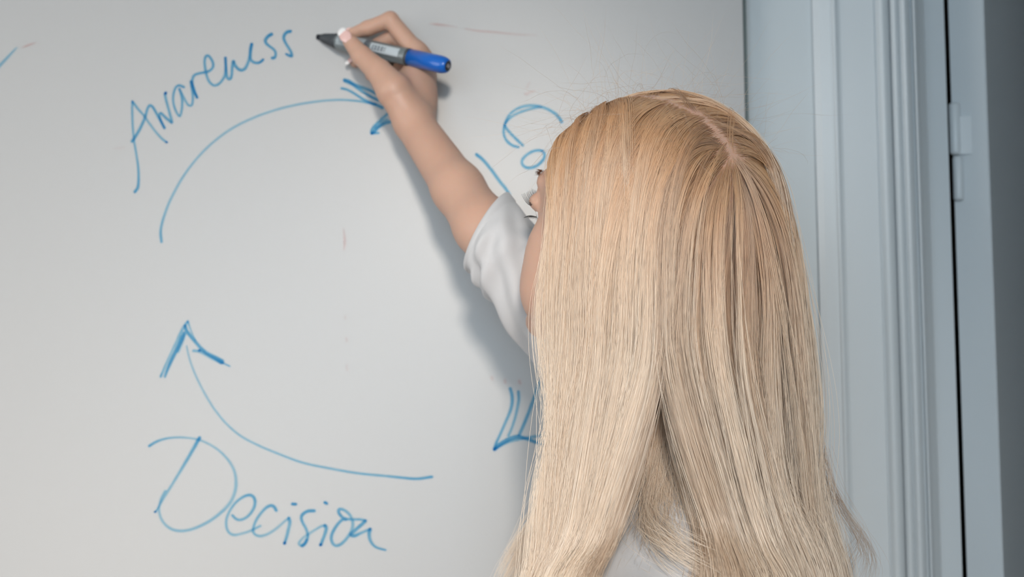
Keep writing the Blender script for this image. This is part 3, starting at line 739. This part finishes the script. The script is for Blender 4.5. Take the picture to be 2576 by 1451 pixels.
# ---------------------------------------------------------------- clothes
M_shirt = bpy.data.materials.new('white_cotton'); M_shirt.use_nodes = True
def build_cloth():
    nt = M_shirt.node_tree; b = nt.nodes['Principled BSDF']
    b.inputs['Base Color'].default_value = srgb(200, 198, 198); b.inputs['Roughness'].default_value = 0.85
    b.inputs['Sheen Weight'].default_value = 0.2
    tc = nt.nodes.new('ShaderNodeTexCoord'); n = nt.nodes.new('ShaderNodeTexNoise'); n.inputs['Scale'].default_value = 60; n.inputs['Detail'].default_value = 5
    nt.links.new(tc.outputs['Object'], n.inputs['Vector'])
    bp = nt.nodes.new('ShaderNodeBump'); bp.inputs['Strength'].default_value = 0.25; bp.inputs['Distance'].default_value = 0.002
    nt.links.new(n.outputs['Fac'], bp.inputs['Height']); nt.links.new(bp.outputs['Normal'], b.inputs['Normal'])
build_cloth()
def build_shirt():
    Fd = Field(grid((-.02, .36, .0045)), grid((-.64, -.06, .0045)), grid((.84, 1.47, .0045)))
    add_prims(Fd, torso_prims(.009), .03)
    eL = np.array([.150, -.545, 1.06])
    Fd.cap(SH_L, SH_L + (eL - SH_L) * .62, .056, .054, .02)
    Fd.cap(SH_R, SH_R + (ELB - SH_R) * .35, .056, .046, .02)
    sl, p = Fd.region((-.02, -.64, .84), (.36, -.06, 1.47))
    # soft folds and the hem
    Fd.D[sl] += (.0022 * np.sin(p[2] * 55 + p[0] * 30 + 3 * np.sin(p[1] * 14)) * np.ones_like(Fd.D[sl])).astype(np.float32)
    Fd.D[sl] = np.maximum(Fd.D[sl], .86 - p[2])
    V, Q = Fd.mesh()
    return quad_mesh('shirt', V, Q, M_shirt, person)
shirt = build_shirt()
def build_sleeve():
    up_right = np.array([.83, 0, .557]); cam_ward = np.array([0, -1.0, 0])
    c0 = P(1226, 581, -.183)
    U, Lw, N = P(1281, 487, -.178), P(1171, 676, -.188), P(1206, 562, -.221)
    rings = [np.concatenate([c0, (U - Lw) / 2, N - c0]),
             np.concatenate([P(1272, 637, -.198), unit([.7, 0, .7]) * .0380, unit([-.35, -1.0, .3]) * .0405]),
             np.concatenate([P(1321, 700, -.200), up_right * .0375, unit([-.15, -1.0, .1]) * .0415]),
             np.concatenate([P(1440, 876, -.186), up_right * .0400, cam_ward * .0440]),
             np.concatenate([SH_R + [0, -.005, 0], up_right * .0540, cam_ward * .0560])]
    ctl = catmull(rings, 14); n = len(ctl); seg = 96
    tt = np.linspace(0, 1, n)
    V, Fc = [], []
    for layer in (0, 1):
        for i in range(n):
            cc, av, bv = ctl[i, :3], ctl[i, 3:6], ctl[i, 6:]
            R = np.linalg.norm(av)
            grow = np.clip((tt[i] - .05) / .2, 0, 1)
            for k in range(seg):
                an = 2 * math.pi * k / seg
                low = .5 - .5 * math.cos(an)                       # more cloth gathers on the hanging side
                fold = grow * (.0016 * math.sin(3 * an + 9 * tt[i] + 1.0) + (.0010 + .0022 * low) * math.sin(9 * an - 18 * tt[i] + 2.2 * math.sin(an + 1))
                               + .0022 * low * math.sin(34 * tt[i] + 2.0 * math.sin(an + .5)))
                hem = (.0010 if tt[i] < .062 else (-.0007 if tt[i] < .085 else 0)) if layer == 0 else -.0015
                V.append(cc + (av * math.cos(an) + bv * math.sin(an)) * (1 + (fold + hem) / R))
    for layer in (0, 1):
        for i in range(n - 1):
            for k in range(seg):
                o = layer * n * seg
                q = (o + i * seg + k, o + i * seg + (k + 1) % seg, o + (i + 1) * seg + (k + 1) % seg, o + (i + 1) * seg + k)
                Fc.append(q if layer == 0 else q[::-1])
    for k in range(seg): Fc.append((k, n * seg + k, n * seg + (k + 1) % seg, (k + 1) % seg))
    o = mesh_obj('sleeve', V, Fc, M_shirt, shirt, True)
    o['label'] = 'loose white short sleeve on the raised arm'
build_sleeve()
M_trou = mat('navy_trousers', srgb(52, 58, 74), 0.8, noise=0.1, nscale=40)
M_shoe = mat('white_shoe', srgb(205, 203, 200), 0.5)
def build_lower():
    Fd = Field(grid((.0, .33, .008)), grid((-.56, -.10, .008)), grid((.06, .98, .008)))
    Fd.ell((.170, -.325, .89), (.116, .172, .12), None, .03)
    for hy, fx in ((-.42, 0.0), (-.235, 0.02)):
        Fd.cap(np.array([.165, hy, .86]), np.array([.155 + fx, hy, .47]), .094, .068, .03)
        Fd.cap(np.array([.155 + fx, hy, .47]), np.array([.175 + fx, hy, .11]), .068, .058, .02)
    V, Q = Fd.mesh(); quad_mesh('trousers', V, Q, M_trou, person)
    for hy, fx in ((-.42, 0.0), (-.235, 0.02)):
        Fd = Field(grid((-.06, .28, .005)), grid((hy - .07, hy + .07, .005)), grid((-.012, .12, .004)))
        Fd.cap(np.array([.19 + fx, hy, .045]), np.array([.02 + fx, hy - .01, .030]), .044, .038, .02)
        Fd.cap(np.array([.18 + fx, hy, .04]), np.array([.175 + fx, hy, .085]), .046, .048, .02)
        sl, p = Fd.region((-1, -2, -1), (1, 1, 1)); Fd.D[sl] = np.maximum(Fd.D[sl], 0.002 - p[2])
        V, Q = Fd.mesh(); quad_mesh('shoe', V, Q, M_shoe, person)
build_lower()

# ---------------------------------------------------------------- hair
M_hair = bpy.data.materials.new('blond_hair'); M_hair.use_nodes = True
def build_hair_mat():
    nt = M_hair.node_tree; nt.nodes.clear()
    out = nt.nodes.new('ShaderNodeOutputMaterial')
    hi = nt.nodes.new('ShaderNodeHairInfo')
    cr = nt.nodes.new('ShaderNodeValToRGB')
    e = cr.color_ramp.elements
    e[0].position = 0.0; e[0].color = srgb(206, 160, 112)
    e[1].position = 1.0; e[1].color = srgb(255, 236, 214)
    for ps, cl in ((.08, srgb(234, 184, 128)), (.19, srgb(252, 222, 188)), (.32, srgb(255, 235, 211))):
        x = e.new(ps); x.color = cl
    nt.links.new(hi.outputs['Intercept'], cr.inputs['Fac'])
    cr2 = nt.nodes.new('ShaderNodeValToRGB'); e2 = cr2.color_ramp.elements
    e2[0].color = (0.90, 0.87, 0.84, 1); e2[1].color = (1.0, 1.0, 1.0, 1); e2[1].position = 0.6
    nt.links.new(hi.outputs['Random'], cr2.inputs['Fac'])
    mx = nt.nodes.new('ShaderNodeMix'); mx.data_type = 'RGBA'; mx.blend_type = 'MULTIPLY'; mx.inputs['Factor'].default_value = 1.0
    nt.links.new(cr.outputs['Color'], mx.inputs['A']); nt.links.new(cr2.outputs['Color'], mx.inputs['B'])
    at = nt.nodes.new('ShaderNodeAttribute'); at.attribute_name = 'lock_tint'
    cr3 = nt.nodes.new('ShaderNodeValToRGB'); e3 = cr3.color_ramp.elements
    e3[0].color = (0.46, 0.37, 0.30, 1); e3[1].color = (1, 1, 1, 1); e3[1].position = 0.56
    x = e3.new(0.30); x.color = (0.84, 0.77, 0.69, 1)
    nt.links.new(at.outputs['Fac'], cr3.inputs['Fac'])
    my = nt.nodes.new('ShaderNodeMix'); my.data_type = 'RGBA'; my.blend_type = 'MULTIPLY'; my.inputs['Factor'].default_value = 1.0
    nt.links.new(mx.outputs['Result'], my.inputs['A']); nt.links.new(cr3.outputs['Color'], my.inputs['B']); mx = my
    df = nt.nodes.new('ShaderNodeBsdfDiffuse'); nt.links.new(mx.outputs['Result'], df.inputs['Color'])
    hr = nt.nodes.new('ShaderNodeBsdfHair'); hr.component = 'Reflection'
    hr.inputs['Offset'].default_value = -0.06; hr.inputs['RoughnessU'].default_value = 0.25; hr.inputs['RoughnessV'].default_value = 0.9
    hr.inputs['Color'].default_value = (1.0, 0.95, 0.90, 1)
    ht = nt.nodes.new('ShaderNodeBsdfHair'); ht.component = 'Transmission'
    ht.inputs['Offset'].default_value = 0.0; ht.inputs['RoughnessU'].default_value = 0.4; ht.inputs['RoughnessV'].default_value = 0.6
    nt.links.new(mx.outputs['Result'], ht.inputs['Color'])
    m1 = nt.nodes.new('ShaderNodeMixShader'); m1.inputs[0].default_value = 0.36
    nt.links.new(df.outputs[0], m1.inputs[1]); nt.links.new(hr.outputs[0], m1.inputs[2])
    m2 = nt.nodes.new('ShaderNodeMixShader'); m2.inputs[0].default_value = 0.18
    nt.links.new(m1.outputs[0], m2.inputs[1]); nt.links.new(ht.outputs[0], m2.inputs[2])
    nt.links.new(m2.outputs[0], out.inputs['Surface'])
build_hair_mat()
M_hull = mat('blond_hair_mass', srgb(214, 184, 148), 0.7, noise=0.12, nscale=30)

COLL = []
for q in torso_prims(.010):
    COLL.append(q)
COLL += [('cap', NECK0, NECK1, .052, .060), ('cap', SH_R, ELB, .056, .045), ('cap', SH_L, np.array([.150, -.545, 1.06]), .058, .055)]
HEADC = [('hell', CR_C, CR_R), ('hell', (.020, 0, -.025), (.052, .064, .082))]
def collide(p):
    q = (p[:, 0], p[:, 1], p[:, 2]); d = None
    for c in COLL:
        e = d_cap(q, c[1], c[2], c[3], c[4]) if c[0] == 'cap' else d_ell(q, c[1], c[2])
        d = e if d is None else smin(d, e, .02)
    for c in HEADC:
        e = d_ell(q, H(*c[1]), [v * HS for v in c[2]], HR)
        d = smin(d, e, .02)
    return d
def collide_grad(p):
    e = .0015
    d = collide(p)
    g = np.stack([collide(p + np.eye(3)[i] * e) - d for i in range(3)], 1)
    return d, g / (np.linalg.norm(g, axis=1, keepdims=True) + 1e-9)

# parting: from the forehead over the top to the crown, in head coordinates on the skull
def skull(dirv):
    dirv = np.asarray(dirv, float); r = np.array(CR_R)
    k = 1 / np.sqrt(((dirv / r) ** 2).sum(-1, keepdims=True))
    return np.array(CR_C) + dirv * k
PART = []
for ph in np.linspace(62, -54, 40):
    a = math.radians(ph)
    PART.append(skull(np.array([math.sin(a), .26 - .16 * max(0, -ph / 62), math.cos(a)])))
PART = np.array(PART)
S, DS = 58, 0.0108
hfh = np.array([hf[0], hf[1], 0.0]); hfh /= np.linalg.norm(hfh)
def make_roots(n):
    out = []
    while len(out) < n:
        v = rng.normal(size=(4000, 3)); v /= np.linalg.norm(v, axis=1, keepdims=True)
        q = skull(v) - np.array(CR_C)
        f, l, u = q[:, 0], q[:, 1], q[:, 2] + CR_C[2]
        thr = np.where(f > 0, -.005 + np.clip(f / .085, 0, 1) ** 1.0 * .075, -.005 - np.clip(-f / .055, 0, 1) * .060)
        ok = u > thr
        d = np.linalg.norm((q + np.array(CR_C))[:, None, :] - PART[None], axis=2).min(1)
        ok &= d > .0010 + .0042 * rng.random(len(d)) ** 1.5
        out += list((q + np.array(CR_C))[ok])
    return np.array(out[:n])
def simulate(roots):
    n = len(roots)
    dpart = np.linalg.norm(roots[:, None, :] - PART[None], axis=2)
    near = PART[dpart.argmin(1)]; dp = dpart.min(1)
    away = roots - near
    ext = near[:, 0] > PART[0, 0] - .004                       # roots in front of the parting sweep sideways
    away[:, 1] += np.where(ext, np.sign(roots[:, 1] - near[:, 1] + 1e-6) * .02, 0)
    away[:, 0] -= np.where(roots[:, 0] > .03, .010, 0)
    nrm = (roots - np.array(CR_C)) / np.array(CR_R) ** 2
    nrm /= np.linalg.norm(nrm, axis=1, keepdims=True)
    away -= nrm * (away * nrm).sum(1, keepdims=True)
    away /= np.linalg.norm(away, axis=1, keepdims=True) + 1e-9
    d0 = away + nrm * .12
    p = HO + HS * (roots @ HR.T); d = d0 @ HR.T; d /= np.linalg.norm(d, axis=1, keepdims=True)
    rank = np.clip(dp / .13, 0, 1)
    off = .003 + .016 * (1 - rank) ** 1.2 + rng.normal(size=n) * .0034
    off = np.where(roots[:, 1] < near[:, 1], off * .55, off)
    off = np.clip(off, .003, .04)
    # more body of hair at the back of the head
    back = np.clip(-(roots[:, 0]) / .08, 0, 1); off += back * .003
    path = [p.copy()]
    wob = rng.normal(size=(n, 3)) * .010
    lim0 = rng.normal(size=n) * .006 + np.where(rng.random(n) < .06, .008, 0)
    for i in range(1, S):
        s_ = i * DS
        d = d + np.array([0, 0, -1.0]) * (.17 + .17 * min(1, s_ / .1)) + wob * math.sin(s_ * 17)
        d /= np.linalg.norm(d, axis=1, keepdims=True)
        p = p + d * DS
        if s_ > .03:
            q = (p - HO) @ hfh
            lim = lim0 + .008 - .045 * np.clip((HO[2] - .06 - p[:, 2]) / .2, 0, 1)
            ex = np.clip(q - lim, 0, None) * min(1, (s_ - .03) / .08) * .5
            p -= hfh * ex[:, None]
        sd, g = collide_grad(p)
        o = off * (1 - math.exp(-s_ / .055)) + .001
        pen = o - sd
        m = pen > 0
        p[m] += g[m] * (pen[m] * (.9 if s_ > .03 else .6))[:, None]
        dn_ = (d * g).sum(1)
        mm = m & (dn_ < 0)
        d[mm] -= g[mm] * dn_[mm][:, None]
        d /= np.linalg.norm(d, axis=1, keepdims=True) + 1e-9
        path.append(p.copy())
    return np.stack(path, 1)
NG, NC = 3000, 66000
groots = make_roots(NG)
guides = simulate(groots)
_sg = np.diff(guides, axis=1); _sg /= np.linalg.norm(_sg, axis=2, keepdims=True) + 1e-9
_ok = (_sg[:, 1:14] * _sg[:, :13]).sum(2).min(1) > .80          # guides that would kink at the hairline are dropped
groots, guides = groots[_ok], guides[_ok]
# neighbouring guides gather into locks, and the hair parts over the near shoulder
def gather(guides):
    n = len(guides); nl = 300
    ctr = rng.choice(n, nl, replace=False)
    mid = guides[:, 24]
    dpt = np.linalg.norm(groots[:, None, :] - PART[None], axis=2); nr = PART[dpt.argmin(1)]
    side_ = np.sign(groots[:, 1] - nr[:, 1]) * np.clip(1 - dpt.min(1) / .06, 0, 1) * np.where(groots[:, 0] > -.05, .12, .03)
    key = np.concatenate([groots * 1.2, (mid - mid.mean(0)) * 1.3, side_[:, None]], 1)
    lk = ((key[:, None, :] - key[ctr][None]) ** 2).sum(2).argmin(1)
    global GTINT
    GTINT = rng.uniform(0, 1, nl)[lk] * .5 + rng.uniform(0, 1, n) * .5
    t = np.linspace(0, 1, S)
    k = np.interp(t, [0, .08, .3, .6, 1], [0, .12, .42, .52, .55])[None, :, None]
    mean = np.stack([guides[lk == j].mean(0) if (lk == j).any() else guides[ctr[j]] for j in range(nl)])
    depth = rng.normal(size=(nl, 1, 3)) * .0036 * np.clip(t * 4, 0, 1)[None, :, None]
    depth = depth + np.sin(t[None, :, None] * rng.uniform(5, 11, (nl, 1, 1)) + rng.uniform(0, 6.28, (nl, 1, 3))) * rng.normal(size=(nl, 1, 3)) * np.array([.0058, .0042, 0]) * np.clip(t * 2.5, 0, 1)[None, :, None]
    out = guides * (1 - k) + (mean[lk]) * k + depth[lk]
    # parting of the outer locks above the shoulder
    xs, z0 = .112, 1.43
    outer = np.clip((-.405 - out[..., 1]) / .025, 0, 1)
    wd = .050 * np.clip((z0 - out[..., 2]) / .17, 0, 1) ** 1.3 * outer
    dx = out[..., 0] - xs
    i0 = (out[..., 2] - z0 > 0).sum(1).clip(0, S - 1)
    sg = np.sign(dx[np.arange(n), i0])[:, None]
    a = sg * dx
    new = np.where(a < .15, wd + a * (1 - wd / .15), a)
    out[..., 0] = xs + sg * new
    return out
guides = gather(guides)
_h = collide(guides[:, 1:16].reshape(-1, 3)).reshape(len(guides), -1)
_top = guides[:, 1:16, 2] > HO[2] + .055
_sg = np.diff(guides, axis=1); _sg /= np.linalg.norm(_sg, axis=2, keepdims=True) + 1e-9
_bend = np.where(guides[:, 1:16, 2] > HO[2] + .04, (_sg[:, 1:16] * _sg[:, :15]).sum(2), 1)
_ok = (np.where(_top, _h, 0).max(1) < .0120) & (_bend.min(1) > .80)      # no tufts standing off the head
_hp = (guides[:, 5:18] - HO) @ HR / HS
_ok &= np.linalg.norm(_hp[:, :, None, :] - PART[None, None, ::2], axis=3).min((1, 2)) > .024       # nor locks lying along the parting
groots, guides, GTINT = groots[_ok], guides[_ok], GTINT[_ok]
def children(n):
    r = make_roots(n)
    idx = np.empty(n, int); id2 = np.empty(n, int)
    for a in range(0, n, 2000):
        dd2 = ((r[a:a + 2000, None, :] - groots[None]) ** 2).sum(2)
        two = np.argpartition(dd2, 4, axis=1)[:, :4]
        dv = np.take_along_axis(dd2, two, 1); first = two[np.arange(len(two)), dv.argmin(1)]
        idx[a:a + 2000] = first; id2[a:a + 2000] = two[np.arange(len(two)), rng.integers(0, 4, len(two))]
    far = np.linalg.norm(guides[idx][:, 22] - guides[id2][:, 22], axis=1) > .035
    far |= (np.sign(r[:, 1] - .02) != np.sign(groots[id2][:, 1] - .02)) & (r[:, 0] > -.04)
    far |= np.linalg.norm(guides[idx][:, 46] - guides[id2][:, 46], axis=1) > .022
    id2 = np.where(far, idx, id2)
    wt = (rng.random(n) ** 2.5)[:, None, None] * .7
    base = guides[idx] * (1 - wt) + guides[id2] * wt
    off0 = (r - (groots[idx] * (1 - wt[:, 0]) + groots[id2] * wt[:, 0])) @ HR.T * HS
    t = np.linspace(0, 1, S)[None, :, None]
    end = rng.normal(size=(n, 3)) * np.array([.0034, .0034, .002]) * rng.choice([.5, 1.0, 1.0, 1.9], (n, 1))
    blend = np.clip(t / .45, 0, 1); blend = blend * blend * (3 - 2 * blend)
    ph = rng.uniform(0, 6.28, (n, 1, 3)); am = rng.normal(size=(n, 1, 3)) * .0007
    wave = np.sin(t * rng.uniform(8, 26, (n, 1, 1)) + ph) * am * np.clip(t * 3, 0, 1)
    global CTINT
    CTINT = np.clip(GTINT[idx] + rng.normal(size=n) * .07, 0, 1)
    return base + off0[:, None, :] * (1 - blend) + end[:, None, :] * blend + wave
strands = children(NC)

def curves_obj(name, paths, rad, m, parent, tint=None):
    """hair curves object; paths (n, k, 3)"""
    hc = bpy.data.hair_curves.new(name)
    n, k = paths.shape[:2]
    hc.add_curves([k] * n)
    pos = hc.attributes.get('position') or hc.attributes.new('position', 'FLOAT_VECTOR', 'POINT')
    pos.data.foreach_set('vector', paths.astype(np.float32).ravel())
    ra = hc.attributes.get('radius') or hc.attributes.new('radius', 'FLOAT', 'POINT')
    tp = np.interp(np.linspace(0, 1, k), [0, .75, 1], [1, 1, .25])
    ra.data.foreach_set('value', (np.asarray(rad).reshape(-1, 1) * tp[None] * np.ones((n, 1))).astype(np.float32).ravel())
    tn = hc.attributes.new('lock_tint', 'FLOAT', 'POINT')
    tn.data.foreach_set('value', np.repeat(np.full(n, .6) if tint is None else tint, k).astype(np.float32))
    hc.materials.append(m)
    o = bpy.data.objects.new(name, hc); COL.objects.link(o)
    o.parent = parent
    return o

# inner mass of the hair, where the strands lie thickest
def build_hull():
    h = .006
    lo = np.array([-.06, -.66, 1.02]); hi = np.array([.40, -.10, 1.70])
    nb = ((hi - lo) / h).astype(int)
    pts = strands[::2, 2:].reshape(-1, 3)
    Hh, _ = np.histogramdd(pts, bins=nb, range=[(lo[i], hi[i]) for i in range(3)])
    for ax in range(3):
        for _ in range(2): Hh = (np.roll(Hh, 1, ax) + 2 * Hh + np.roll(Hh, -1, ax)) / 4
    for ax in range(3):
        Hh = np.minimum(np.minimum(np.roll(Hh, 2, ax), np.roll(Hh, -2, ax)), Hh)
    thr = 9.0
    g = [lo[i] + h * (np.arange(nb[i]) + .5) for i in range(3)]
    V, Q = surface_nets((thr - Hh).astype(np.float32), *g)
    lab_ = np.arange(len(V))
    while True:
        m_ = lab_[Q].min(1); new = lab_.copy()
        for c_ in range(4): np.minimum.at(new, Q[:, c_], m_)
        new = new[new]
        if (new == lab_).all(): break
        lab_ = new
    big = np.bincount(lab_).argmax(); kq = Q[lab_[Q[:, 0]] == big]
    us, inv = np.unique(kq, return_inverse=True)
    return quad_mesh('hair', V[us], inv.reshape(-1, 4), M_hull, person)
hair = build_hull()
hair['label'] = 'long straight blond hair parted on top'
KEEP = np.concatenate([np.arange(0, 12), np.arange(12, S - 1, 3), [S - 1]])
rad = rng.uniform(.00009, .00014, NC)
st = curves_obj('hair_strands', strands[:, KEEP], rad, M_hair, hair, CTINT); tag(st, kind='stuff')

# loose hairs: frizz over the top of the head and stray strands off the lengths
def flyaways():
    k = 24
    out = []
    r = make_roots(1500)
    nrm = (r - np.array(CR_C)) / np.array(CR_R) ** 2; nrm /= np.linalg.norm(nrm, axis=1, keepdims=True)
    nw = nrm @ HR.T; pw = HO + HS * (r @ HR.T)
    keep = np.nonzero(nw[:, 2] > .35)[0][:380]
    for i in keep:
        ln = rng.uniform(.03, .12); d = unit(nw[i] * .45 + rng.normal(size=3) * .6); c = [pw[i] + nw[i] * .004]
        curl = rng.normal(size=3) * .20
        for j in range(k - 1):
            d = unit(d + curl + np.array([0, 0, -.085]) + rng.normal(size=3) * .06); c.append(c[-1] + d * ln / k)
        c = np.array(c); q = collide(c); c += nw[i] * np.maximum(.002 - q, 0)[:, None]
        out.append(c)
    ix = rng.choice(NC, 750, replace=False)
    for i in ix:
        st_ = rng.integers(4, 38); n = rng.integers(12, 22)
        seg = strands[i][st_:min(st_ + n, S)]
        if len(seg) < 6: continue
        c = catmull(seg[::2], 6); t = np.linspace(0, 1, len(c))
        q, g = collide_grad(seg[len(seg) // 2][None])
        o = g[0] * rng.uniform(.2, 1.0) + rng.normal(size=3) * .7
        amp = rng.gamma(1.6, .006)
        c = c + (t ** 1.5)[:, None] * o * amp + (np.sin(t * rng.uniform(3, 9) + rng.uniform(0, 6)) * t * amp * .45)[:, None] * rng.normal(size=3)
        out.append(np.stack([np.interp(np.linspace(0, 1, k), t, c[:, a]) for a in range(3)], 1))
    return np.array(out)
fl = flyaways()
o = curves_obj('loose_hairs', fl, rng.uniform(.00004, .00006, len(fl)), M_hair, hair, rng.uniform(0, .15, len(fl))); tag(o, kind='stuff')
# curl at the back near the bottom, and the locks over the far shoulder
HP = H
def lock(pts, n, spread, length_jit=.1, r=(.00007, .00012)):
    g = catmull([q if isinstance(q, np.ndarray) else P(*q) for q in pts], 8); k = 30; t = np.linspace(0, 1, len(g)); out = []
    for i in range(n):
        tt = np.linspace(0, 1 - rng.uniform(0, length_jit), k)
        c = np.stack([np.interp(tt, t, g[:, a]) for a in range(3)], 1)
        o = rng.normal(size=3) * spread; o2 = rng.normal(size=3) * spread
        out.append(c + o * (.35 + .65 * tt[:, None]) + o2 * np.sin(tt[:, None] * 3.1 + rng.uniform(0, 3)))
    return np.array(out)
L = [lock([(2060, 1130, -.34), (2092, 1230, -.345), (2125, 1290, -.345), (2165, 1345, -.35), (2190, 1400, -.35), (2185, 1450, -.35), (2160, 1500, -.35)], 55, .0046, .25),
     lock([(2085, 1220, -.34), (2130, 1300, -.34), (2160, 1360, -.35), (2140, 1400, -.35), (2110, 1440, -.36), (2090, 1500, -.36)], 26, .0045, .3),
     lock([HP(.015, -.082, -.01), HP(.02, -.085, -.07), P(1470, 1100, -.235), P(1415, 1240, -.232), P(1362, 1315, -.230), P(1325, 1370, -.228), P(1290, 1435, -.225), P(1262, 1520, -.225)], 520, .0058, .2),
     lock([HP(.00, -.084, -.01), HP(.01, -.088, -.07), P(1480, 1110, -.240), P(1420, 1270, -.238), P(1380, 1330, -.236), P(1345, 1400, -.232), P(1315, 1500, -.230)], 420, .0058, .2),
     lock([(1690, 980, -.39), (1675, 1100, -.40), (1650, 1220, -.415), (1640, 1310, -.44), (1690, 1375, -.472), (1780, 1430, -.482), (1860, 1500, -.475)], 200, .0085, .3),
     lock([(1705, 940, -.385), (1692, 1100, -.39), (1680, 1230, -.40), (1655, 1330, -.425), (1640, 1380, -.45)], 700, .0095, .25),
     lock([(1720, 980, -.39), (1715, 1120, -.40), (1715, 1260, -.42), (1735, 1350, -.45)], 400, .0075, .3)]
L = np.concatenate(L)
o = curves_obj('hair_locks', L, np.where(np.arange(len(L)) < 81, .00007, rng.uniform(.00008, .00013, len(L))), M_hair, hair, np.where(np.arange(len(L)) < 81, .02, np.where(np.arange(len(L)) < 1441, .6, rng.uniform(.1, .6, len(L))))); tag(o, kind='stuff')
